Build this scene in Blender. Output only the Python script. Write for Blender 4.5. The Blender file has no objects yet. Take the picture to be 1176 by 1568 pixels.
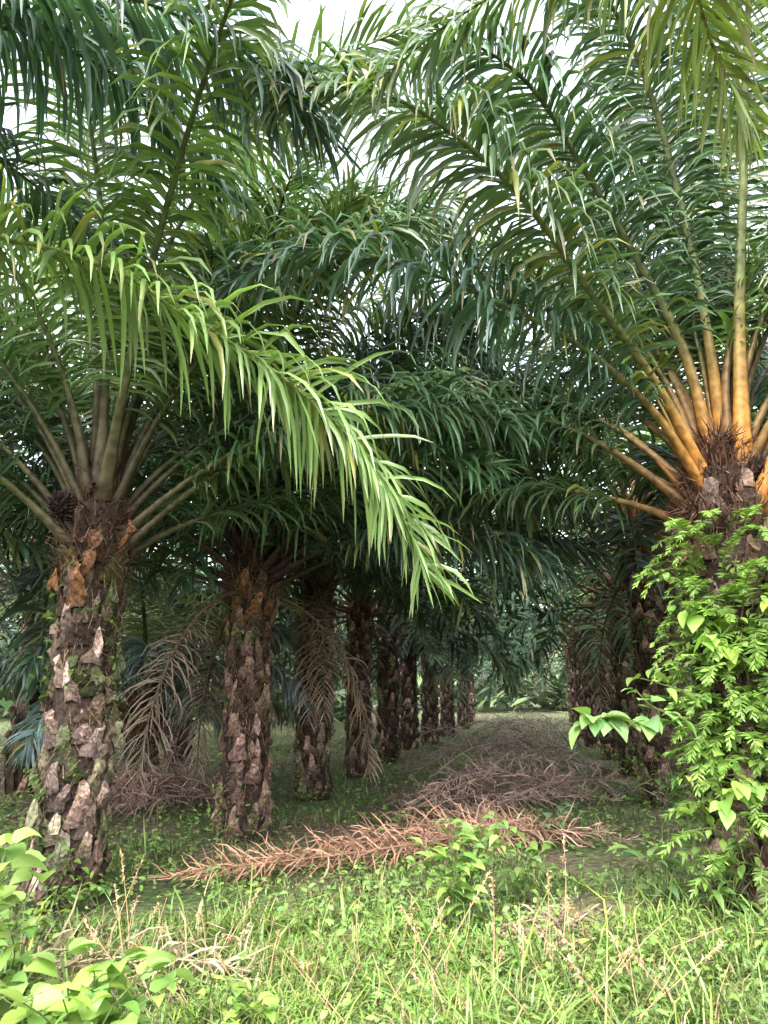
import bpy, math, numpy as np
rng=np.random.default_rng(11)
Z=np.array([0,0,1.0])
def nrm(a): return a/np.maximum(np.linalg.norm(a,axis=-1,keepdims=True),1e-9)

class Acc:
    def __init__(s): s.V=[];s.F=[];s.C=[];s.M=[];s.n=0
    def add(s,V,F,C,m):
        V=np.asarray(V,float).reshape(-1,3);C=np.asarray(C,float).reshape(-1,3)
        s.V.append(V);s.F.append(np.asarray(F,int).reshape(-1,4)+s.n);s.C.append(C)
        s.M.append(np.full(len(s.F[-1]),m));s.n+=len(V)
    def mesh(s,name,mats,smooth=True):
        V=np.concatenate(s.V).astype(np.float32);F=np.concatenate(s.F).astype(np.int32);C=np.concatenate(s.C);M=np.concatenate(s.M).astype(np.int32)
        me=bpy.data.meshes.new(name)
        me.vertices.add(len(V));me.vertices.foreach_set('co',V.ravel())
        me.loops.add(F.size);me.loops.foreach_set('vertex_index',F.ravel())
        me.polygons.add(len(F));me.polygons.foreach_set('loop_start',np.arange(0,F.size,4,dtype=np.int32))
        me.polygons.foreach_set('material_index',M)
        for m in mats: me.materials.append(m)
        me.update(calc_edges=True)
        a=me.attributes.new('Col','FLOAT_COLOR','POINT')
        c4=np.ones((len(V),4),np.float32);c4[:,:3]=np.clip(C,0.002,.9);a.data.foreach_set('color',c4.ravel())
        me.polygons.foreach_set('use_smooth',np.full(len(F),smooth))
        return me

def ribbons(acc,P,W,fold,col,m=0,flat=False):
    n,k,_=P.shape
    if flat:
        V=np.stack([P-W,P+W],axis=2);C=np.stack([col,col],axis=2);q=2
    else:
        V=np.stack([P-W+fold,P,P+W+fold],axis=2);C=np.stack([col,col*1.1,col],axis=2);q=3
    idx=np.arange(n*k*q).reshape(n,k,q)
    a=idx[:,:-1,:-1];b=idx[:,:-1,1:];c=idx[:,1:,1:];d=idx[:,1:,:-1]
    acc.add(V,np.stack([a,b,c,d],-1),C,m)

def tube(acc,P,r,sides,col,m=1,flat=1.0,side=None):
    P=np.asarray(P,float);k=len(P);r=np.broadcast_to(r,(k,));col=np.broadcast_to(col,(k,3))
    T=nrm(np.gradient(P,axis=0))
    if side is None:
        ref=np.array([1,0,0.]) if abs(T[0][0])<.8 else np.array([0,1.,0])
        S=nrm(ref-(T@ref)[:,None]*T)
    else: S=side
    U=np.cross(S,T)
    ph=np.linspace(0,2*np.pi,sides,endpoint=False)
    V=P[:,None]+r[:,None,None]*(np.cos(ph)[None,:,None]*S[:,None]+flat*np.sin(ph)[None,:,None]*U[:,None])
    C=np.repeat(col[:,None],sides,1)
    idx=np.arange(k*sides).reshape(k,sides);nx=np.roll(idx,-1,1)
    acc.add(V,np.stack([idx[:-1],nx[:-1],nx[1:],idx[1:]],-1),C,m)

def spline(C,n):
    C=np.asarray(C,float);m=len(C)
    Q=np.vstack([2*C[0]-C[1],C,2*C[-1]-C[-2]])
    out=[]
    for t in np.linspace(0,m-1-1e-6,n*2):
        i=int(t);f=t-i;p0,p1,p2,p3=Q[i:i+4]
        out.append(.5*(2*p1+(p2-p0)*f+(2*p0-5*p1+4*p2-p3)*f*f+(3*p1-p0-3*p2+p3)*f**3))
    out=np.array(out);L=np.r_[0,np.cumsum(np.linalg.norm(np.diff(out,axis=0),axis=1))]
    s=np.linspace(0,L[-1],n)
    return np.stack([np.interp(s,L,out[:,i]) for i in range(3)],1),L[-1]

def frond(acc,ctrl,rng,n=85,L=.8,w=.022,col=(.04,.09,.03),rc0=(.16,.10,.05),rc1=(.10,.15,.04),g=.28,s0=.2,
          segs=4,rb=.055,spread=.45,rough=.18,floor=None,sides=6,yel=.04,wild=1.0,miss=0,flat=False,np_=28,fade=2.6):
    if not flat: w=w*.86;n=int(n*1.15);g=g*1.12
    if yel>0: col=np.array(col)*rng.uniform(.8,1.25)
    P,Len=spline(ctrl,np_)
    T=nrm(np.gradient(P,axis=0))
    h=P[-1]-P[0];h=h*[1,1,0]
    if np.linalg.norm(h)<.05:h=np.array([1.,.3,0])
    S0=nrm(np.cross(nrm(h),Z));S=nrm(S0-(T@S0)[:,None]*T);U=np.cross(S,T)
    t=np.linspace(0,1,np_)
    r=rb*(1-t)**.8*.62+.004+rb*.9*np.exp(-t*14)
    rc=np.array(rc0)[None]*(1-np.clip(t*fade,0,1))[:,None]+np.array(rc1)[None]*np.clip(t*fade,0,1)[:,None]
    rc=rc*rng.uniform(.7,1.1)*(1+rng.normal(0,.08,(np_,1)))
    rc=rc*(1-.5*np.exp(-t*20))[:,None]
    tube(acc,P,r,sides,rc,1,flat=.6,side=S)
    x=np.repeat(np.linspace(0,1,n),2)+rng.normal(0,.3/n,2*n);x=np.clip(x,0,1)
    side=np.tile([1.,-1.],n)
    s=s0+(1-s0)*x
    f=lambda A:np.stack([np.interp(s,t,A[:,i]) for i in range(3)],1)
    p=f(P);Tt=nrm(f(T));Ss=nrm(f(S));Uu=nrm(f(U))
    ang=np.radians(78-50*x**1.5)+rng.normal(0,.13*wild,2*n)
    e=rng.choice([-.3,.15,.6],2*n)*spread/.45+rng.normal(0,.16*wild,2*n)
    d=nrm(Ss*(side*np.sin(ang))[:,None]+Tt*np.cos(ang)[:,None]+Uu*e[:,None])
    ll=L*np.clip(np.sin(np.pi*(.13+.74*x)),.05,1)**.8*rng.uniform(.8,1.1,2*n)
    if miss>0: ll=ll*np.where(rng.random(2*n)<miss,.02,1)
    gg=g*rng.uniform(.4,1.7,2*n)*ll/L
    k=segs+1
    PP=np.zeros((2*n,k,3));DD=np.zeros_like(PP);PP[:,0]=p
    for j in range(k):
        DD[:,j]=d
        if j<segs:
            PP[:,j+1]=PP[:,j]+d*(ll/segs)[:,None]
            d=nrm(d-Z*gg[:,None]*(.7+.6*j)*4/segs+rng.normal(0,rough*.3,(2*n,3)))
    if floor is not None: PP[...,2]=np.maximum(PP[...,2],floor+rng.uniform(0,.05,(2*n,1)))
    Wd=nrm(Tt[:,None]-np.sum(Tt[:,None]*DD,-1,keepdims=True)*DD)
    Nn=np.cross(DD,Wd)
    tau=rng.normal(0,.5*wild,(2*n,1,1))+rng.normal(0,.35,(2*n,1,1))*np.linspace(0,1,k)[None,:,None]
    Wd2=Wd*np.cos(tau)+Nn*np.sin(tau);N2=np.cross(DD,Wd2)
    pr=np.interp(np.linspace(0,1,k),[0,.2,.55,.85,1],[.45,1,.95,.55,.04])*w
    ww=(pr[None]*(.5+.5*ll/L)[:,None])[...,None]*rng.uniform(.75,1.2,(2*n,1,1))
    cc=np.array(col)[None]*rng.uniform(.55,1.45,(2*n,1))
    ym=rng.random(2*n)<yel
    cc[ym]=np.array([.20,.22,.06])*rng.uniform(.6,1.1,(ym.sum(),1))
    cc=np.repeat(cc[:,None],k,1)
    bt=(rng.random((2*n,1,1))<yel*2)*np.clip(np.linspace(-1.5,1,k),0,1)[None,:,None]
    cc=cc*(1-bt)+np.array([.2,.16,.08])*bt
    upsign=np.sign(N2[...,2:3]+1e-6)
    ribbons(acc,PP,Wd2*ww,-N2*upsign*ww*.5,cc,0,flat)

def leaves(acc,P,D,L,Wf,col,rng,droop=.25,heart=False,m=0,k=6,flat=False):
    P=np.asarray(P,float);n=len(P);D=nrm(np.asarray(D,float));L=np.broadcast_to(L,(n,)).astype(float)
    pr=np.interp(np.linspace(0,1,k),np.linspace(0,1,6),[.55,1,.97,.72,.38,.02] if heart else [.08,.7,1,.85,.45,.02])
    PP=np.zeros((n,k,3));DD=np.zeros_like(PP);PP[:,0]=P;d=D
    dr=droop*rng.uniform(.4,1.6,(n,1))
    for j in range(k):
        DD[:,j]=d
        if j<k-1:
            PP[:,j+1]=PP[:,j]+d*(L/(k-1))[:,None];d=nrm(d-Z*dr)
    sd=np.cross(DD,Z[None,None]);sd=nrm(sd+1e-4)
    N=np.cross(sd,DD);tau=rng.normal(0,.35,(n,1,1))
    W=sd*np.cos(tau)+N*np.sin(tau);N2=np.cross(W,DD)
    ww=(pr[None]*(L*Wf*.5)[:,None])[...,None]
    cc=np.repeat((np.array(col)[None]*rng.uniform(.65,1.3,(n,1))*rng.uniform([.85,.95,.8],[1.2,1.05,1.2],(n,3)))[:,None],k,1)
    ribbons(acc,PP,W*ww,N2*ww*rng.uniform(.1,.5,(n,1,1)),cc,m,flat)

def trunk(acc,h,r,rng,dens=46,tan=(.30,.20,.14),dark=(.035,.022,.016),topcol=(.26,.12,.06),fib=480,moss=.18):
    zz=np.linspace(-.15,h+.45,24);
    tube(acc,np.stack([0*zz,0*zz,zz],1),r*.93*(1+.18*np.exp(-np.maximum(zz,0)*3)),14,dark)
    n=int(dens*h);i=np.arange(n)
    z=(i+.5)/n*(h+.1)-.05+rng.normal(0,.03,n);az=i*2.39996+rng.normal(0,.18,n)
    er=np.stack([np.cos(az),np.sin(az),0*az],1);et=np.stack([-np.sin(az),np.cos(az),0*az],1)
    tp=z/h
    ln=rng.uniform(.13,.29,n)*(1+.5*np.clip(tp-.75,0,1)*4*rng.uniform(.3,1,n))
    out=rng.uniform(.01,.085,n)*(1+.9*np.clip(tp-.7,0,1)*3)
    hw=rng.uniform(.055,.105,n)*r/.25
    k=5;m=8;V=np.zeros((n,k+1,m,3));C=np.zeros_like(V)
    ph=np.linspace(0,2*np.pi,m,endpoint=False)
    base=np.array(tan)[None]*rng.uniform(.35,1.15,(n,1))*rng.uniform([1,.93,.88],[1,1.05,1.15],(n,3))
    br=rng.random(n)<.35; base[br]=np.array([.11,.07,.05])*rng.uniform(.5,1.4,(br.sum(),1))
    tm=(tp>.84)&(rng.random(n)<.5); base[tm]=np.array(topcol)*rng.uniform(.5,1.2,(tm.sum(),1))
    ms=rng.random(n)<moss; base[ms]=base[ms]*.5+np.array([.035,.065,.018])
    skew=rng.normal(0,.05,n);slant=rng.uniform(.03,.12,n)
    rr=r*(1+.2*np.exp(-np.maximum(z,0)*3))
    wp=[1.25,1.15,.85,.6,.52]
    for j in range(k+1):
        jj=min(j,k-1);q=jj/(k-1)
        rad=rr-.03+out*q**1.3+.01
        cz=z+ln*q-.05
        cen=er*rad[:,None]+et*(skew*q)[:,None]+Z*cz[:,None]
        a=hw*wp[jj];b=.036*(1-.15*q)
        nn=nrm(er*1.0-Z*(out/ln)[:,None])
        jig=rng.normal(0,.009,(n,m,3))
        V[:,j]=cen[:,None]+a[:,None,None]*np.cos(ph)[None,:,None]*et[:,None]+b*np.sin(ph)[None,:,None]*nn[:,None]+jig
        if j>=k-1: V[:,j,:,2]+= -slant[:,None]*np.sin(ph)[None]
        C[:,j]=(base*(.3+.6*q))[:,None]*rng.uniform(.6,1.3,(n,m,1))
        if j==k: C[:,j]=(base*1.05+.01)[:,None]*rng.uniform(.5,1.2,(n,m,1));V[:,j]=V[:,k-1]
    idx=np.arange(n*(k+1)*m).reshape(n,k+1,m);nx=np.roll(idx,-1,2)
    F=np.stack([idx[:,:k-1],nx[:,:k-1],nx[:,1:k],idx[:,1:k]],-1).reshape(-1,4)
    c=idx[:,k];cap=np.concatenate([c[:,[0,1,2,3]],c[:,[0,3,4,7]],c[:,[4,5,6,7]]])
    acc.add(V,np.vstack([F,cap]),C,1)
    nf=int(fib*h)
    if nf:
        az=rng.uniform(0,6.283,nf);z0=rng.uniform(.05,h+.3,nf);l=rng.uniform(.04,.17,nf)
        rr=r*rng.uniform(1.0,1.32,nf)
        p0=np.stack([np.cos(az)*rr,np.sin(az)*rr,z0],1);dd=np.stack([np.cos(az)*.3,np.sin(az)*.3,rng.uniform(-1.2,.8,nf)],1)+rng.normal(0,.3,(nf,3))
        PP=p0[:,None]+nrm(dd)[:,None]*np.linspace(0,1,3)[None,:,None]*l[:,None,None]
        et=np.stack([-np.sin(az),np.cos(az),0*az],1)
        ribbons(acc,PP,np.repeat(et[:,None]*.003,3,1),0*PP,np.repeat((np.array([.2,.13,.08])[None]*rng.uniform(.3,1.3,(nf,1)))[:,None],3,1),1,True)

def crownbase(acc,h,r,rng,col=(.16,.085,.06),n=900):
    az=rng.uniform(0,6.283,n);z0=rng.uniform(h-.15,h+.75,n);rad=r*(1.15-.75*(z0-h).clip(0)/.75)
    p0=np.stack([np.cos(az)*rad,np.sin(az)*rad,z0],1);dd=np.stack([np.cos(az)*.7,np.sin(az)*.7,rng.uniform(-.5,1.3,n)],1)+rng.normal(0,.35,(n,3))
    l=rng.uniform(.06,.26,n)
    PP=p0[:,None]+nrm(dd)[:,None]*np.linspace(0,1,3)[None,:,None]*l[:,None,None]
    et=nrm(np.cross(dd,Z)+rng.normal(0,.3,(n,3)))
    ribbons(acc,PP,et[:,None]*np.array([.008,.006,.001])[None,:,None],0*PP,np.repeat((np.array(col)[None]*rng.uniform(.3,1.4,(n,1)))[:,None],3,1),1,True)
    zz=np.linspace(h,h+.8,8);tube(acc,np.stack([0*zz,0*zz,zz],1),np.linspace(r*.95,r*.3,8),12,(.05,.03,.022))

def bunch(acc,c,R,rng,n=170):
    i=np.arange(n);y=1-2*(i+.5)/n;a=i*2.39996;q=np.sqrt(1-y*y)
    N=np.stack([q*np.cos(a),q*np.sin(a),y],1)
    for v in N:
        p=np.array(c)+v*[R,R,R*1.25]*.8+rng.normal(0,.008,3)
        dv=nrm(v+Z*.5+rng.normal(0,.2,3))
        tube(acc,[p-dv*.01,p+dv*.012,p+dv*.03,p+dv*.05],np.array([.012,.018,.012,.001])*R/.13,5,np.array([.02,.012,.012])*rng.uniform(.5,1.6)+ (np.array([.06,.015,.01]) if rng.random()<.1 else 0))
    tube(acc,np.array(c)+np.array([[0,0,-R],[0,0,-R*.6],[0,0,0],[0,0,R*.6],[0,0,R]]),np.array([.02,.7,.9,.7,.02])*R,8,(.012,.008,.008))

def arc(c,az,el,L,bend,pw=1.25,off=.14,yaw=0.):
    pts=[np.array(c)+off*np.array([math.cos(az),math.sin(az),0])]
    m=8;p=pts[0].copy()
    for j in range(m):
        t=(j+.5)/m;e=el-bend*t**pw;a=az+yaw*t
        p=p+L/m*np.array([math.cos(e)*math.cos(a),math.cos(e)*math.sin(a),math.sin(e)]);pts.append(p.copy())
    return pts

def crown(acc,h,rng,n=34,L=4.5,el0=86,el1=12,bend=(70,105),lod=1.0,col=(.05,.10,.036),rc0=(.15,.085,.05),rc1=(.09,.13,.04),dead=2,skip=None,segs=4,Lf=.8,w=.024,rb=.06,flat=False,fade=2.6):
    for i in range(n):
        f=i/(n-1);az=i*2.39996+rng.normal(0,.15)
        el=math.radians(el0-(el0-el1)*f**.85+rng.normal(0,4))
        if skip is not None and skip(az%(2*math.pi),f): continue
        b=math.radians(rng.uniform(*bend))*(.75+.35*(1-f))
        c=(0,0,h+.65*(1-f)+.02)
        cc=np.array(col)*rng.uniform(.65,1.4)*rng.uniform([.9,1,.8],[1.15,1,1.5])
        if f<.3: cc=cc*np.array([1.8,1.55,1.0])
        frond(acc,arc(c,az,el,L*rng.uniform(.85,1.08)*(1-.2*f),b,off=.10+.13*f,yaw=rng.normal(0,.25)),rng,n=int(95*lod),L=Lf,w=w/lod**.7,col=cc,rc0=rc0,rc1=rc1,g=rng.uniform(.26,.6),segs=segs,rb=rb,flat=flat,sides=6 if lod>.6 else 4,np_=28 if lod>.6 else 14,fade=fade)
    for i in range(dead):
        az=rng.uniform(0,6.283)
        frond(acc,arc((0,0,h-.05),az,math.radians(rng.uniform(-10,10)),2.6,math.radians(88),pw=.6,off=.25),rng,n=int(60*lod),L=.5,w=.010,col=(.17,.12,.09),rc0=(.12,.08,.05),rc1=(.13,.09,.06),g=.5,segs=3,rb=.04,yel=0,flat=flat)

# ---------- materials
def mat(name,rough,trans,nscale,lo,hi,bump=0,spec=.5):
    m=bpy.data.materials.new(name);m.use_nodes=True;nt=m.node_tree;N=nt.nodes;Lk=nt.links
    b=N['Principled BSDF'];out=N['Material Output']
    at=N.new('ShaderNodeAttribute');at.attribute_name='Col';src=at.outputs['Color']
    if nscale:
        tc=N.new('ShaderNodeTexCoord');no=N.new('ShaderNodeTexNoise');no.inputs['Scale'].default_value=nscale;no.inputs['Detail'].default_value=4 if bump else 1
        Lk.new(tc.outputs['Object'],no.inputs['Vector'])
        mr=N.new('ShaderNodeMapRange');mr.inputs['From Min'].default_value=.3;mr.inputs['From Max'].default_value=.7;mr.inputs['To Min'].default_value=lo;mr.inputs['To Max'].default_value=hi
        Lk.new(no.outputs[0],mr.inputs['Value'])
        vm=N.new('ShaderNodeVectorMath');vm.operation='SCALE';Lk.new(src,vm.inputs[0]);Lk.new(mr.outputs[0],vm.inputs['Scale']);src=vm.outputs[0]
    Lk.new(src,b.inputs['Base Color'])
    b.inputs['Roughness'].default_value=rough;b.inputs['Specular IOR Level'].default_value=spec
    if bump:
        bp=N.new('ShaderNodeBump');bp.inputs['Strength'].default_value=bump;bp.inputs['Distance'].default_value=.02;Lk.new(no.outputs[0],bp.inputs['Height']);Lk.new(bp.outputs[0],b.inputs['Normal'])
    if trans:
        tr=N.new('ShaderNodeBsdfTranslucent');v2=N.new('ShaderNodeVectorMath');v2.operation='MULTIPLY';v2.inputs[1].default_value=(1.9,2.0,.9)
        Lk.new(src,v2.inputs[0]);Lk.new(v2.outputs[0],tr.inputs['Color'])
        mx=N.new('ShaderNodeMixShader');mx.inputs[0].default_value=trans
        Lk.new(b.outputs[0],mx.inputs[1]);Lk.new(tr.outputs[0],mx.inputs[2]);Lk.new(mx.outputs[0],out.inputs['Surface'])
    return m
M_leaft=mat('palm_leaf_thin',.36,.28,0,.75,1.25,spec=.6)
M_leaf=mat('palm_leaf',.33,.18,0,.75,1.25,spec=.65)
M_far=mat('palm_leaf_far',.4,0,0,.75,1.25,spec=.5)
M_bark=mat('palm_bark',.85,0,34,.3,1.55,bump=1.0,spec=.25)
M_soft=mat('soft_leaf',.5,.25,0,.8,1.2)
M_grass=mat('grass_leaf',.5,0,0,.8,1.2)
M_dry=mat('dry_leaf',.8,0,0,.6,1.35,spec=.2)
M_stalk=mat('stalk',.55,0,14,.5,1.25,spec=.3)
col=bpy.context.scene.collection
def obj(name,me,parent=None,loc=(0,0,0),rot=(0,0,0),sc=1):
    o=bpy.data.objects.new(name,me);col.objects.link(o);o.location=loc;o.rotation_euler=rot;o.scale=(sc,)*3
    if parent:o.parent=parent
    return o

def mk_trunk(h,r,seed,**k):
    a=Acc();rg=np.random.default_rng(seed);trunk(a,h,r,rg,**k);return a.mesh('trunk_mesh',[M_leaf,M_bark],smooth=False)
def mk_crown(h,seed,r=.25,lod=1,extra=None,nb=900,stalk=M_bark,leafm=None,**k):
    a=Acc();rg=np.random.default_rng(seed)
    crown(a,h,rg,lod=lod,**k)
    crownbase(a,h,r,rg,n=nb)
    if extra: extra(a,rg)
    return a.mesh('crown_mesh',[leafm or M_leaf,stalk])
def palm(x,y,tm,cm,rot=0,sc=1,extras=()):
    e=bpy.data.objects.new('oil_palm',None);col.objects.link(e);e.location=(x,y,0);e.rotation_euler=(0,0,rot);e.scale=(sc,)*3
    obj('trunk',tm,e);obj('crown',cm,e)
    for n,m in extras: obj(n,m,e)
    return e
def bunch_mesh(cs,seed=3):
    a=Acc();rg=np.random.default_rng(seed)
    for c,R in cs: bunch(a,c,R,rg)
    return a.mesh('fruit_mesh',[M_leaf,M_stalk])
def near_az(az,c,w): return abs((az-c+math.pi)%(2*math.pi)-math.pi)<w
L1=np.array([-2.53,6.38,0]);L2=np.array([-1.6,8.95,0]);R2=np.array([4.15,11.4,0])
def l1x(a,rg):
    H=lambda pts,**k: frond(a,np.array(pts)-L1,rg,rc0=(.13,.10,.05),rc1=(.10,.13,.05),**k)
    H([(-2.5,6.4,3.3),(-2.1,6.6,5.2),(-1.5,6.7,6.4),(-.8,6.8,6.8),(0,6.8,6.4),(.45,6.8,5.6)],n=115,L=.85,w=.025,col=(.06,.115,.05),g=.5,s0=.25)
    H([(-2.5,6.5,3.3),(-2.3,7.0,5.2),(-2.0,7.3,6.9),(-1.5,7.3,8.1),(-.8,7.2,8.5),(-.1,7,8.1)],n=110,L=.85,w=.024,col=(.08,.14,.04),g=.45,s0=.28)
    H([(-2.6,6.5,3.3),(-2.9,6.8,5.2),(-3.2,7.0,6.8),(-3.3,7.0,8),(-3.1,6.8,8.8)],n=100,L=.85,w=.024,col=(.07,.12,.04),g=.45,s0=.28)
t1=mk_trunk(2.75,.235,1,tan=(.43,.31,.245),dark=(.05,.034,.027),moss=.22)
c1=mk_crown(2.75,2,r=.24,n=38,L=5.2,el0=88,el1=38,bend=(60,95),dead=0,extra=l1x,
   skip=lambda az,f: near_az(az,4.95,.9) and f>.3,rc0=(.11,.08,.05),rc1=(.10,.13,.05),stalk=M_stalk)
palm(-2.53,6.38,t1,c1,0,1,[('fruit_bunch',bunch_mesh([((-.23,-.24,3.15),.10)]))])
def l2x(a,rg):
    H=lambda pts,**k: frond(a,np.array(pts)-L2,rg,rc0=(.10,.07,.05),rc1=(.08,.10,.04),**k)
    H([(-1.6,8.9,3.4),(-1.2,8.2,5.5),(-.7,7.7,6.6),(0,7.2,6.9),(.6,6.9,6.4),(1.0,6.6,5.6),(1.1,6.5,4.9)],n=120,L=.85,w=.027,col=(.05,.10,.075),g=.6,s0=.3)
    H([(-1.5,8.9,3.4),(-.9,8.7,5.0),(-.2,8.4,5.9),(.6,8.1,6.0),(1.1,7.9,5.3),(1.3,7.8,4.4)],n=110,L=.8,w=.026,col=(.04,.085,.055),g=.6,s0=.3)
    H([(-1.6,8.9,3.4),(-1.9,8.4,5.2),(-2.0,7.9,6.4),(-1.6,7.5,6.9),(-1.0,7.2,6.6),(-.6,7.0,5.9)],n=110,L=.8,w=.027,col=(.055,.105,.075),g=.6,s0=.3)
t2=mk_trunk(2.8,.25,5,tan=(.33,.21,.16),moss=.08)
c2=mk_crown(2.8,6,r=.26,n=44,L=5.0,el0=87,el1=26,bend=(50,90),dead=3,rc0=(.08,.05,.042),rc1=(.09,.075,.05),extra=l2x,col=(.036,.075,.034),
   skip=lambda az,f: near_az(az,4.7,.8) and f>.35)
palm(-1.6,8.95,t2,c2)
tg=[mk_trunk(3.3,.24,20+i,dens=40,tan=(.32,.22,.17)) for i in range(2)]
cg=[mk_crown(3.3,30+i,n=30,L=4.9,el1=14,lod=.7,segs=3,dead=2,rc0=(.2,.10,.06),flat=True,col=(.04,.085,.034),w=.022) for i in range(2)]
tl=[mk_trunk(3.3,.24,40+i,dens=34,tan=(.29,.2,.155),fib=0) for i in range(2)]
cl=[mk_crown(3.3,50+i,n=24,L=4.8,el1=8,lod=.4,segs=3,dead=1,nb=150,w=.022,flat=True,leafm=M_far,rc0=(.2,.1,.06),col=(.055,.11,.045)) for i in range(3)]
k=0
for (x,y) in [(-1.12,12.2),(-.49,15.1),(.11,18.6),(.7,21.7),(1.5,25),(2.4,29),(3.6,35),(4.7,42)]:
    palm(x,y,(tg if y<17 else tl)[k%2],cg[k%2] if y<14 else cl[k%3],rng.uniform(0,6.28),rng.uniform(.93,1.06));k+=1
def r2x(a,rg):
    H=lambda pts,**k: frond(a,np.array(pts)-R2,rg,rc0=(.3,.13,.05),rc1=(.12,.13,.05),**k)
    H([(4.0,11.2,3.9),(3.4,10.8,5.2),(2.5,10,6.2),(1.6,9.3,6.3),(.95,8.8,5.4),(.75,8.6,4.4),(.7,8.6,3.6)],n=120,L=.8,w=.024,col=(.08,.14,.055),g=.5,s0=.25)
    H([(3.9,11.2,3.9),(3.2,10.6,4.9),(2.5,9.9,5.3),(1.9,9.3,4.8),(1.6,9,3.9)],n=100,L=.75,w=.024,col=(.05,.10,.045),g=.5,s0=.25)
    H([(3.9,11.2,3.8),(3.2,11.0,4.6),(2.5,10.8,4.7),(1.9,10.6,4.1),(1.6,10.5,3.3)],n=100,L=.7,w=.024,col=(.065,.12,.045),g=.5,s0=.25)
palm(4.15,11.4,mk_trunk(3.6,.33,9,tan=(.27,.175,.135),moss=.3),mk_crown(3.6,33,n=30,L=4.9,el1=20,lod=.7,segs=3,dead=2,rc0=(.3,.13,.06),flat=True,extra=r2x,col=(.04,.085,.034)))
for (x,y) in [(4.95,15.4),(5.7,19.3),(6.4,23.5),(7.3,28),(8.6,34),(10.4,42)]:
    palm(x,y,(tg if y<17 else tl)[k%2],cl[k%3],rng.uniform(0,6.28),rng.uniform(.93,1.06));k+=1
for row,(x0,y0,st,nn) in enumerate([(-6.8,7.8,5.0,7),(-10.5,11.5,5.5,7),(-15,16,7,5),(8.2,10,7,4)]):
    for i in range(nn):
        y=y0+i*st;x=x0+(y-y0)*.19+rng.normal(0,.3)
        palm(x,y,tl[k%2],cl[k%3],rng.uniform(0,6.28),rng.uniform(.80,1.08));k+=1
# shorter young palm, low arching fronds
palm(-3.75,12.0,mk_trunk(1.15,.22,61,tan=(.2,.14,.1)),mk_crown(1.15,62,n=22,L=3.1,el0=84,el1=30,bend=(85,120),lod=.7,segs=4,dead=1,col=(.11,.17,.12),Lf=.65,w=.022))

R1=np.array([2.85,6.03,0])
def r1x(a,rg):
    OR=(.40,.145,.015);GR=(.12,.145,.055)
    H=lambda pts,**k: frond(a,np.array(pts)-R1,rg,rc0=OR,rc1=GR,fade=3.0,**k)
    H([(2.75,5.9,3.0),(2.24,5.75,3.85),(1.6,5.65,4.42),(.78,5.6,4.86),(.06,5.5,5.1),(-.64,5.4,5.15),(-1.2,5.3,4.8)],n=125,L=.8,w=.024,col=(.05,.10,.065),g=.6,rb=.07,s0=.22)
    H([(2.78,5.95,3.05),(2.32,5.75,4.0),(1.65,5.4,4.8),(1.07,5.0,5.33),(.55,4.7,5.62),(-.04,4.4,5.75),(-.7,4.1,5.5)],n=135,L=.85,w=.024,col=(.085,.15,.065),g=.65,rb=.085,s0=.28,yel=.08)
    H([(2.82,6.0,3.2),(2.62,5.95,4.5),(2.15,5.8,5.48),(1.7,5.5,6.04),(1.25,5.1,6.4),(.8,4.7,6.4),(.4,4.3,6.1)],n=125,L=.85,w=.024,col=(.05,.10,.045),g=.6,rb=.085,s0=.28)
    H([(2.95,5.85,3.1),(3.06,5.8,4.66),(3.11,5.5,6.04),(3.05,5.0,7.2),(2.9,4.2,7.7),(2.75,3.3,7.5)],n=110,L=.85,w=.022,col=(.06,.12,.04),g=.4,rb=.095,s0=.36)
    H([(2.9,6.1,3.3),(2.88,6.2,4.6),(2.75,6.4,6.0),(2.5,6.6,7.0),(2.1,6.8,7.5)],n=100,L=.8,col=(.045,.09,.038),rb=.08,s0=.3,g=.4)
    H([(3.0,5.8,3.0),(3.3,5.6,3.9),(3.55,5.3,5.2),(3.7,4.9,6.2),(3.7,4.3,6.8)],n=90,L=.75,col=(.06,.115,.038),rb=.10,s0=.36,g=.4)
    H([(2.72,6.0,3.2),(2.4,6.3,4.4),(2.0,6.8,5.4),(1.4,7.3,5.9),(.8,7.7,5.7)],n=110,L=.8,w=.025,col=(.045,.09,.04),rb=.08,s0=.3,g=.45)
    H([(2.7,6.1,3.1),(2.3,6.5,3.9),(1.7,7.1,4.5),(1.0,7.6,4.7),(.3,8.0,4.5),(-.2,8.3,4.0)],n=110,L=.8,w=.025,col=(.04,.085,.045),rb=.07,s0=.3,g=.5)
    H([(2.8,6.3,3.3),(2.5,6.6,5.2),(2.0,6.8,6.8),(1.4,6.9,7.7),(.6,6.9,7.9),(0,6.8,7.4)],n=120,L=.85,w=.025,col=(.045,.09,.038),rb=.08,s0=.28,g=.5)
    H([(2.9,6.4,3.3),(2.9,7,5.2),(2.6,7.6,7),(2.2,8,8.3),(1.6,8.2,9),(.9,8.2,9.0)],n=110,L=.85,w=.026,col=(.045,.09,.034),rb=.08,s0=.28,g=.5)
    H([(3.0,6.3,3.3),(3.1,6.6,5.2),(2.95,6.7,7),(2.6,6.6,8.1),(2.1,6.3,8.6)],n=110,L=.85,w=.025,col=(.045,.09,.034),rb=.08,s0=.28,g=.5)
    H([(2.95,6.1,3.3),(2.85,6.0,5.0),(2.6,5.8,6.4),(2.2,5.4,7.2),(1.7,4.9,7.4),(1.3,4.4,7.1)],n=120,L=.8,w=.024,col=(.045,.09,.038),rb=.08,s0=.3,g=.55)
    H([(3.1,6.2,3.3),(3.3,6.4,5.0),(3.4,6.4,6.6),(3.3,6.2,7.8),(3.0,5.7,8.4)],n=110,L=.85,w=.025,col=(.04,.085,.034),rb=.08,s0=.28,g=.5)
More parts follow.
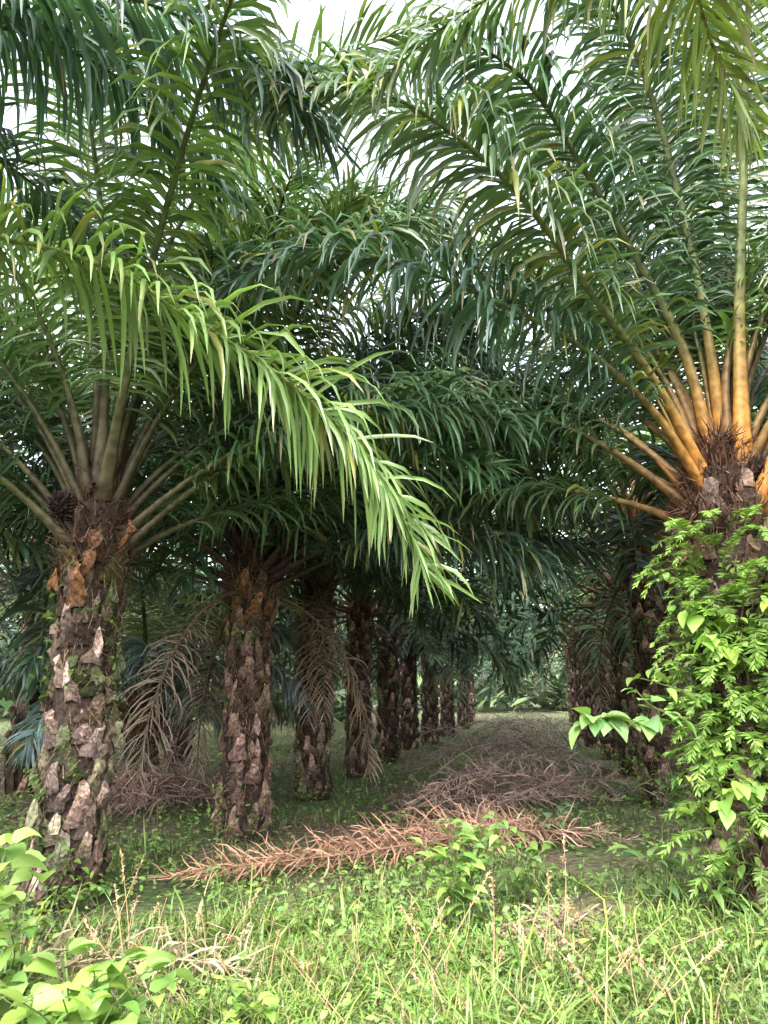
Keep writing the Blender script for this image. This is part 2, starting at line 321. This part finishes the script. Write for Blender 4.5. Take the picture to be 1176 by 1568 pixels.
c3=mk_crown(2.95,71,r=.33,n=36,L=5.1,el0=88,el1=40,dead=0,rc0=(.22,.10,.03),rc1=(.11,.13,.055),extra=r1x,nb=2600,stalk=M_stalk,rb=.075,
   skip=lambda az,f: near_az(az,4.2,1.25))
palm(R1[0],R1[1],mk_trunk(2.95,.33,8,tan=(.33,.23,.175),topcol=(.3,.19,.13)),c3,0,1,[('fruit_bunch',bunch_mesh([((.2,-.26,3.36),.08)],5))])

L0=np.array([-3.5,2.9,0])
def l0x(a,rg):
    H=lambda pts,**k: frond(a,np.array(pts)-L0,rg,**k)
    H([(-3.4,3.1,3.0),(-3.1,3.7,4.0),(-2.47,4.2,4.43),(-1.77,4.4,4.32),(-1.34,4.5,4.05),(-.82,4.6,3.76),(-.38,4.65,3.40),(.0,4.65,2.95),(.27,4.65,2.35)],n=150,L=.8,w=.021,col=(.115,.185,.06),g=.42,rb=.05,s0=.2,yel=.09,wild=1.2,rc1=(.2,.26,.08),spread=.6)
    H([(-3.4,2.9,3.2),(-3.2,3.1,4.6),(-2.6,3.4,5.5),(-1.8,3.7,5.85),(-1,4,5.75),(-.4,4.3,5.3)],n=130,L=.85,w=.023,col=(.04,.085,.06),g=.75,s0=.25)
    H([(-3.4,2.9,3.3),(-3.1,3.3,4.9),(-2.6,3.9,5.8),(-1.9,4.6,6.0),(-1.3,5.3,5.6)],n=120,L=.85,w=.024,col=(.04,.085,.055),g=.7,s0=.25)
    H([(-3.5,3.0,3.3),(-3.4,3.6,4.7),(-3.1,4.4,5.4),(-2.6,5.2,5.4),(-2.1,5.9,4.9)],n=110,L=.75,w=.024,col=(.045,.09,.05),g=.6,s0=.25)
    H([(-3.5,3.0,3.3),(-3.3,3.2,4.9),(-2.9,3.7,5.9),(-2.3,4.3,6.4),(-1.5,4.8,6.5),(-.7,5.2,6.1)],n=120,L=.85,w=.024,col=(.04,.085,.055),g=.7,s0=.25)
c4=mk_crown(2.95,81,n=10,L=4,el0=86,el1=40,dead=0,extra=l0x,skip=lambda az,f: not (1.9<az<4.2),leafm=M_leaft)
palm(L0[0],L0[1],tg[0],c4)
R0=np.array([3.0,1.2,0])
def r0x(a,rg):
    H=lambda pts,**k: frond(a,np.array(pts)-R0,rg,**k)
    H([(2.9,1.3,3.1),(2.7,1.9,4.6),(2.2,2.8,5.45),(1.45,3.3,5.75),(.6,3.7,5.75),(-.1,4.0,5.4)],n=120,L=.6,w=.019,col=(.08,.135,.055),g=.65,s0=.25,yel=.12)
    H([(2.9,1.3,3.1),(2.35,1.5,4.5),(1.75,2.1,5.2),(1.5,2.75,5.4),(1.75,3.3,5.2),(2.12,3.6,4.75)],n=145,L=.75,w=.019,col=(.21,.28,.075),g=.6,s0=.3,yel=.12,rc1=(.25,.25,.08))
c5=mk_crown(2.95,91,n=8,L=4,el0=86,el1=40,dead=0,extra=r0x,skip=lambda az,f: 1.0<az<5.6,leafm=M_leaft)
palm(R0[0],R0[1],tg[1],c5)

# ---------- ground
def gh(x,y): return .035*np.sin(x*1.3+.7)*np.cos(y*.9)+.02*np.sin(x*3.1+y*2.3)
a=Acc()
xs=np.r_[-400,-150,-60,np.linspace(-20,20,161),60,150,400];ys=np.r_[-400,-100,-20,np.linspace(0,40,161),60,100,200,500]
X,Y=np.meshgrid(xs,ys);Zg=gh(X,Y)*((abs(X)<20)&(Y<40)&(Y>0))
V=np.stack([X,Y,Zg],-1);idx=np.arange(X.size).reshape(X.shape)
a.add(V,np.stack([idx[:-1,:-1],idx[:-1,1:],idx[1:,1:],idx[1:,:-1]],-1),np.full((X.size,3),.1),0)
g=bpy.data.materials.new('ground_soil');g.use_nodes=True;N=g.node_tree.nodes;Lk=g.node_tree.links
tc=N.new('ShaderNodeTexCoord')
def noise(s,d=6):
    n=N.new('ShaderNodeTexNoise');n.inputs['Scale'].default_value=s;n.inputs['Detail'].default_value=d;Lk.new(tc.outputs['Object'],n.inputs['Vector']);return n
n1=noise(.7);n2=noise(14)
r1=N.new('ShaderNodeValToRGB');e=r1.color_ramp.elements;e[0].position=.42;e[0].color=(.075,.12,.03,1);e[1].position=.58;e[1].color=(.13,.095,.06,1)
Lk.new(n1.outputs[0],r1.inputs[0])
r2=N.new('ShaderNodeValToRGB');e=r2.color_ramp.elements;e[0].position=.35;e[0].color=(.3,.3,.3,1);e[1].position=.65;e[1].color=(1.3,1.3,1.3,1)
Lk.new(n2.outputs[0],r2.inputs[0])
mx=N.new('ShaderNodeMix');mx.data_type='RGBA';mx.blend_type='MULTIPLY';mx.inputs[0].default_value=1
Lk.new(r1.outputs[0],mx.inputs[6]);Lk.new(r2.outputs[0],mx.inputs[7]);Lk.new(mx.outputs[2],N['Principled BSDF'].inputs['Base Color'])
N['Principled BSDF'].inputs['Roughness'].default_value=.95
bp=N.new('ShaderNodeBump');bp.inputs['Strength'].default_value=.8;bp.inputs['Distance'].default_value=.05;Lk.new(n2.outputs[0],bp.inputs['Height']);Lk.new(bp.outputs[0],N['Principled BSDF'].inputs['Normal'])
obj('ground',a.mesh('ground',[g]))

# ---------- grass
def grass(n,y0,y1,hlo,hhi,wd,c,seed,aspect=.75,patch=None,k=3):
    rg=np.random.default_rng(seed);a=Acc()
    y=y0*(y1/y0)**rg.random(n);x=rg.uniform(-1,1,n)*y*aspect
    if patch is not None:
        pm=np.sin(x*1.7+np.sin(y*1.1)*2)+np.sin(y*1.9+x*.6)+rg.normal(0,.5,n)
        kx=pm>-patch;x=x[kx];y=y[kx];n=len(x)
    p=np.stack([x,y,gh(x,y)-.01],1);az=rg.uniform(0,6.283,n)
    d=np.stack([np.cos(az)*.45,np.sin(az)*.45,np.ones(n)],1)+rg.normal(0,.25,(n,3));d=nrm(d)
    clump=.75+.6*np.sin(x*5.1+np.sin(y*4)*1.5)*np.sin(y*4.7+1)
    l=rg.uniform(hlo,hhi,n)*clump*(1+.4*np.sin(x*2.1)*np.sin(y*1.7+1))*(1+1.4*(rg.random(n)<.05))
    PP=np.zeros((n,k,3));PP[:,0]=p
    for j in range(k-1):
        PP[:,j+1]=PP[:,j]+d*(l/(k-1))[:,None];d=nrm(d+np.stack([np.cos(az),np.sin(az),-1.1+0*az],1)*rg.uniform(.1,.9,(n,1)))
    et=np.stack([-np.sin(az),np.cos(az),0*az],1)
    W=et[:,None]*(np.interp(np.linspace(0,1,k),[0,.5,1],[.8,1,.05])*wd)[None,:,None]*(y/ y0)[:,None,None]**.5*rg.uniform(.5,1.6,(n,1,1))
    v=(.5+.5*np.sin(x*.9+y*.7)*np.sin(y*1.3-x*.4))[:,None]
    cc=np.array(c)[None]*rg.uniform(.5,1.4,(n,1))*(1-.5*v)*rg.uniform([.8,.95,.7],[1.25,1.05,1.3],(n,3))
    dm=rg.random(n)<.10;cc[dm]=np.array([.28,.22,.12])*rg.uniform(.6,1.1,(dm.sum(),1))
    ribbons(a,PP,W,0*PP,np.repeat(cc[:,None],k,1),0,True)
    return a
a=grass(100000,5.4,50,.05,.15,.0045,(.135,.225,.052),101,patch=.6)
obj('grass',a.mesh('grass',[M_grass]))
a=grass(60000,3.2,5.9,.07,.26,.0038,(.20,.33,.07),102,k=4)  # lighter blade colour stands in for the open daylight on the front grass
obj('grass',a.mesh('grass_front',[M_grass]))
rg=np.random.default_rng(7);n=34000
y=3.3*(30/3.3)**rg.random(n);x=rg.uniform(-.75,.75,n)*y;kp=(np.sin(x*2.3+1)+np.sin(y*1.3+x)+rg.normal(0,.6,n))>-.2
x=x[kp];y=y[kp];n=len(x);az=rg.uniform(0,6.283,n);a=Acc()
leaves(a,np.stack([x,y,gh(x,y)+rg.uniform(.02,.18,n)],1),np.stack([np.cos(az),np.sin(az),rg.uniform(0,.8,n)],1),rg.uniform(.02,.07,n)*(y/4)**.35,.55,(.14,.24,.058),rg,k=4,flat=True)
obj('ground_weeds',a.mesh('weeds',[M_grass]))

# ---------- fallen fronds
def dead(name,pts,seed,c,num=1,L=.55,jit=.3,n=70,zj=.12,rot=.5,rb=.025,**kw):
    rg=np.random.default_rng(seed);a=Acc();pts=np.array(pts,float)
    for i in range(num):
        q=pts+np.r_[rg.normal(0,jit,2),0]
        q=q+rg.normal(0,.05,q.shape)*[1,1,0]
        if i>0:
            cen=q.mean(0);an=rg.normal(0,rot);R=np.array([[math.cos(an),-math.sin(an),0],[math.sin(an),math.cos(an),0],[0,0,1]])
            q=(q-cen)@R.T+cen
            if rg.random()<.5:q=q[::-1]
        q[:,2]=.04+np.abs(q[:,2])*rg.uniform(.4,1.1)+rg.uniform(0,zj)
        q[0,2]=.04
        cc=np.array(c)*rg.uniform(.45,1.45)
        frond(a,q,rg,n=n,L=L,w=.0075,col=cc,rc0=cc*.8,rc1=cc*.9,g=.3,s0=.04,rb=rb,floor=.03,wild=3.,yel=0,segs=3,rough=1.0,miss=.15,flat=True,**kw)
    obj(name,a.mesh(name,[M_dry,M_dry]))
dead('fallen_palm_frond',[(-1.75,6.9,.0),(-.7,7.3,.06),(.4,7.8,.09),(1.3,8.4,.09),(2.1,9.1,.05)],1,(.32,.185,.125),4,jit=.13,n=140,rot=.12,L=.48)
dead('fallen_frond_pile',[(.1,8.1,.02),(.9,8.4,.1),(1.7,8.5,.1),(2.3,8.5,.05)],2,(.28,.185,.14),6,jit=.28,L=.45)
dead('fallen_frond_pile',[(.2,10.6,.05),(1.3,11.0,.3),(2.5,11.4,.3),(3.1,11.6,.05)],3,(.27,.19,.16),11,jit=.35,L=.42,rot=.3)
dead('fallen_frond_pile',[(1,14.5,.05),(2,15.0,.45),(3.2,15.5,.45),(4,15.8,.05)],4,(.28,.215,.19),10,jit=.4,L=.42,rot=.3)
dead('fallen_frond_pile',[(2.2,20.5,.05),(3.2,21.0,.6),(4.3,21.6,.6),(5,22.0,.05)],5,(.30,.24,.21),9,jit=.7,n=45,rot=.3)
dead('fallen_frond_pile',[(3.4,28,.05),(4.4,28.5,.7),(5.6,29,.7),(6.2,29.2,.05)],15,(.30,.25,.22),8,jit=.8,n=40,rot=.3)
dead('fallen_frond_pile',[(-4.4,10,.05),(-3.6,10.5,.35),(-2.8,10.9,.35),(-2,11.1,.05)],6,(.23,.155,.135),9,jit=.3)
dead('fallen_frond_pile',[(-8,14,.05),(-6.5,14.6,.3),(-5,15,.3),(-4,15.4,.05)],7,(.22,.15,.13),8,jit=1.2,n=45)
dead('fallen_frond_pile',[(-2.3,5.0,.0),(-1.9,4.8,.05),(-1.4,4.6,.10),(-.9,4.5,.02)],8,(.30,.24,.16),3,jit=.15,L=.45,zj=.04,n=40,rb=.012)
dead('fallen_frond_pile',[(.85,5.3,.0),(1.1,5.4,.06),(1.5,5.5,.02)],9,(.26,.19,.14),3,jit=.08,L=.25,n=36,zj=.08,rb=.014)

# ---------- shrubs, vines
def shrub(name,base,h,nst,leafL,c,seed,spread=.5,heart=False,per=9,wf=.55,stemc=(.12,.17,.055)):
    rg=np.random.default_rng(seed);a=Acc();base=np.array(base,float)
    for i in range(nst):
        az=rg.uniform(0,6.283);r=rg.uniform(.2,1)*spread
        top=base+[math.cos(az)*r,math.sin(az)*r,h*rg.uniform(.6,1.05)]
        mid=(base+top)/2+[0,0,h*.12]
        P,_=spline([base+rg.normal(0,.04,3)*[1,1,0],mid,top],12)
        tube(a,P,np.linspace(.007,.003,12),4,stemc)
        ii=rg.integers(3,12,per);p=P[ii];p[0]=P[-1]
        aa=rg.uniform(0,6.283,per);D=np.stack([np.cos(aa),np.sin(aa),rg.uniform(-.1,.7,per)],1)
        q=p+nrm(D)*.04
        for u,v in zip(p,q): tube(a,[u,(u+v)/2+[0,0,.005],v],.0025,3,stemc)
        leaves(a,q,D,rg.uniform(.5,1.1,per)*leafL,wf,np.array(c)*rg.uniform(.75,1.15),rg,heart=heart,droop=.22)
    return obj(name,a.mesh(name,[M_soft,M_stalk]))
shrub('broadleaf_shrub',(.52,5.5,0),.76,15,.15,(.18,.30,.075),11,spread=.38,wf=.42,per=12)
shrub('broadleaf_shrub',(1.0,6.2,0),.5,9,.14,(.14,.24,.065),12,spread=.35,wf=.45)
shrub('broadleaf_vine',(-1.78,3.6,0),.98,12,.15,(.19,.31,.08),13,spread=.28,heart=True,per=8,wf=.8)
shrub('broadleaf_vine',(-1.3,3.6,0),.52,17,.14,(.20,.33,.08),14,spread=.48,heart=True,per=8,wf=.78)
shrub('broadleaf_vine',(-1.9,4.3,0),.5,8,.13,(.16,.26,.07),15,spread=.4,heart=True,per=7,wf=.75)
shrub('broadleaf_vine',(-.75,4.0,0),.26,9,.09,(.2,.32,.075),25,spread=.35,heart=True,per=6,wf=.8)
shrub('broadleaf_seedling',(-1.3,6.3,0),.2,7,.07,(.13,.23,.055),35,spread=.4,per=6)
shrub('broadleaf_seedling',(1.6,6.6,0),.2,8,.08,(.13,.23,.055),36,spread=.45,per=6)
shrub('bird_nest_fern',(2.15,6.2,0),.55,9,.30,(.12,.21,.07),16,spread=.25,per=4,wf=.3)
shrub('broadleaf_shrub',(2.4,5.75,0),.5,12,.22,(.14,.23,.065),17,spread=.38,per=6,wf=.28)
shrub('broadleaf_shrub',(3.3,8.6,0),.9,10,.15,(.08,.15,.045),18,spread=.4)
shrub('broadleaf_shrub',(-2.3,6.1,0),.22,9,.09,(.11,.19,.045),19,spread=.3)
shrub('broadleaf_shrub',(1.75,8.6,0),.35,8,.15,(.12,.2,.085),20,spread=.4)

rg=np.random.default_rng(21);a=Acc()
for i in range(320):
    az=rg.uniform(3.2,5.7);z=rg.uniform(.25,2.9) if i>180 else rg.uniform(.9,2.5)
    p=R1+[math.cos(az)*.38,math.sin(az)*.38,z]
    frond(a,arc(p,az+rg.normal(0,.5),math.radians(rg.uniform(5,60)),rg.uniform(.25,.58),math.radians(rg.uniform(50,110)),off=0),rg,n=20,L=rg.uniform(.06,.11),w=.010,col=np.array([.19,.32,.065])*rg.uniform(.45,1.35),rc0=(.12,.16,.05),rc1=(.16,.24,.06),g=.1,s0=.12,rb=.005,segs=2,sides=3,spread=.1,yel=0,flat=True,np_=10)
obj('trunk_fern',a.mesh('trunk_fern',[M_soft,M_stalk]))
a=Acc()
def vine(pts,n,lf,c,wf=.6):
    P,_=spline(pts,20);tube(a,P,np.linspace(.009,.003,20),4,(.13,.16,.06))
    ii=np.sort(rg.integers(2,20,n));p=P[ii];p[-1]=P[-1]
    aa=rg.uniform(3.2,6.2,n);D=np.stack([np.cos(aa),np.sin(aa)*.7,rg.uniform(-.9,.5,n)],1)
    leaves(a,p+nrm(D)*.03,D,rg.uniform(.5,1.15,n)*lf,wf,c,rg,droop=.2,heart=wf>.6)
for i in range(90):
    az=rg.uniform(3.3,5.6);z=rg.uniform(.4,2.5)
    p=R1+[math.cos(az)*.38,math.sin(az)*.38,z]
    o=np.array([math.cos(az),math.sin(az),0])
    vine([p,p+o*.12+[0,0,.08],p+o*rg.uniform(.1,.35)+[rg.normal(0,.1),0,rg.uniform(-.1,.25)]],rg.integers(5,10),rg.uniform(.06,.13),np.array([.23,.38,.075])*rg.uniform(.4,1.2))
vine([(2.6,5.7,1.25),(2.2,5.6,1.38),(1.8,5.6,1.4),(1.5,5.6,1.42)],18,.17,(.18,.3,.1),.75)
vine([(1.7,5.6,1.4),(1.55,5.55,1.42),(1.48,5.6,1.38)],11,.18,(.18,.3,.11),.75)
vine([(2.2,5.6,1.4),(1.95,5.55,1.5),(1.85,5.6,1.62)],11,.15,(.2,.33,.10),.75)
vine([(2.6,5.7,1.5),(2.2,5.65,1.62),(1.9,5.6,1.7)],13,.15,(.2,.33,.09),.75)
vine([(2.6,5.65,2.0),(2.35,5.6,2.2),(2.25,5.6,2.25)],18,.16,(.26,.42,.08),.75)
vine([(2.7,5.6,1.8),(2.4,5.5,2.0),(2.3,5.5,1.95)],16,.15,(.26,.42,.08),.75)
vine([(2.7,5.6,.9),(2.5,5.45,1.0),(2.35,5.4,.85)],16,.15,(.22,.36,.08),.75)
obj('climbing_vine',a.mesh('climbing_vine',[M_soft,M_stalk]))
a=Acc()
for (tx,ty,r,n) in [(-2.53,6.38,.27,50),(-1.6,8.95,.29,34),(4.15,11.4,.4,130),(-1.12,12.2,.27,30),(-.49,15.1,.27,26),(.11,18.6,.27,20),(4.95,15.4,.3,50),(5.7,19.3,.3,40)]:
    for i in range(n):
        az=rg.uniform(3.0,6.4);z=rg.uniform(.0,.35) if rg.random()<.45 else rg.uniform(.3,2.9)
        o=np.array([math.cos(az),math.sin(az),0]);p=np.array([tx,ty,z])+o*r
        m=7;aa=rg.uniform(0,6.283,m)
        leaves(a,p+rg.normal(0,.05,(m,3)),np.stack([np.cos(aa),np.sin(aa),rg.uniform(-.2,.9,m)],1)+o,rg.uniform(.04,.10,m),.5,np.array([.12,.21,.045])*rg.uniform(.6,1.4),rg)
obj('trunk_epiphytes',a.mesh('epi',[M_soft]))

a=Acc()
def stalk(b,t,head=True):
    b=np.array(b,float);t=np.array(t,float);P,_=spline([b,(b+t)/2+rg.normal(0,.015,3),t],10)
    tube(a,P,np.linspace(.0045,.002,10),4,(.36,.25,.14))
    if head:
        n=26;s=rg.uniform(.7,1,n);q=b+(t-b)*s[:,None];D=rg.normal(0,.5,(n,3))+nrm(t-b)*.9
        leaves(a,q,D,.03,.35,(.4,.28,.16),rg,m=1)
for b,t in [((-1.0,4.5,0),(-1.02,4.5,.45)),((-.95,4.6,0),(-.75,4.5,.35)),((1.05,4.9,0),(1.12,4.95,.72)),((1.0,4.9,0),(1.0,4.9,.56)),((.6,4.6,0),(.62,4.6,.58)),((.2,4.5,0),(.62,4.7,.58)),((.0,4.3,0),(.35,4.4,.52)),((.35,4.4,0),(.1,4.5,.44)),((-1.3,4.3,0),(-1.5,4.5,.55)),((-1.2,4.2,0),(-1.62,4.4,.4)),((-.6,4.3,0),(-.9,4.3,.3)),((.7,4.3,0),(.75,4.4,.35)),((1.4,4.5,0),(1.25,4.5,.3)),((.9,4.2,0),(1.3,4.3,.3)),((-.2,4.2,0),(-.5,4.4,.25)),((-1.7,4.9,0),(-1.5,5,.6)),((-1.5,4.9,0),(-1.65,5,.65))]:
    stalk(b,t)
for i in range(110):
    b=np.array([rg.uniform(-2,1.6),rg.uniform(4.0,5.2),0]);stalk(b,b+[rg.normal(0,.18),rg.normal(0,.1),rg.uniform(.12,.36)],rg.random()<.25)
obj('dry_grass_stalks',a.mesh('dry_stalks',[M_dry,M_dry]))

a=Acc();n=34000
x=rg.uniform(-75,90,n);y=rg.uniform(60,84,n);y=np.where(x<-2,y-18,y);z=rg.uniform(0,1,n)**1.1*(7+1.5*np.sin(x*.7)+1.5*np.sin(x*.23))
aa=rg.uniform(0,6.283,n)
leaves(a,np.stack([x,y,z],1),np.stack([np.cos(aa),np.sin(aa),rg.uniform(-.3,.9,n)],1),rg.uniform(.9,2.4,n),.28,(.13,.2,.09),rg,k=3,flat=True)
obj('distant_trees',a.mesh('distant_trees',[M_far]))

# ---------- light
sc=bpy.context.scene
w=bpy.data.worlds.new('World');sc.world=w;w.use_nodes=True;N=w.node_tree.nodes;Lk=w.node_tree.links
sk=N.new('ShaderNodeTexSky');sk.sky_type='NISHITA';sk.sun_disc=False;sk.sun_elevation=math.radians(48);sk.sun_rotation=math.radians(200);sk.dust_density=5;sk.air_density=1.2
hs=N.new('ShaderNodeHueSaturation');hs.inputs['Saturation'].default_value=.35;hs.inputs['Value'].default_value=6.1
Lk.new(sk.outputs[0],hs.inputs['Color']);Lk.new(hs.outputs[0],N['Background'].inputs['Color']);N['Background'].inputs['Strength'].default_value=.15
sd=bpy.data.lights.new('sun','SUN');sd.energy=2.0;sd.angle=math.radians(12);sd.color=(1,.97,.92)
so=obj('sun',sd);from mathutils import Vector
az=math.radians(200);el=math.radians(48)
v=Vector((math.sin(az)*math.cos(el),math.cos(az)*math.cos(el),math.sin(el)))
so.rotation_euler=v.to_track_quat('Z','Y').to_euler()
cd=bpy.data.cameras.new('camera');cd.sensor_fit='VERTICAL';cd.sensor_height=36;cd.lens=26;cd.clip_end=1500;cd.clip_start=.05
co=obj('camera',cd,loc=(0,0,1.6),rot=(math.radians(103.7),0,0));sc.camera=co
sc.view_settings.view_transform='Standard';sc.view_settings.look='None';sc.view_settings.exposure=0
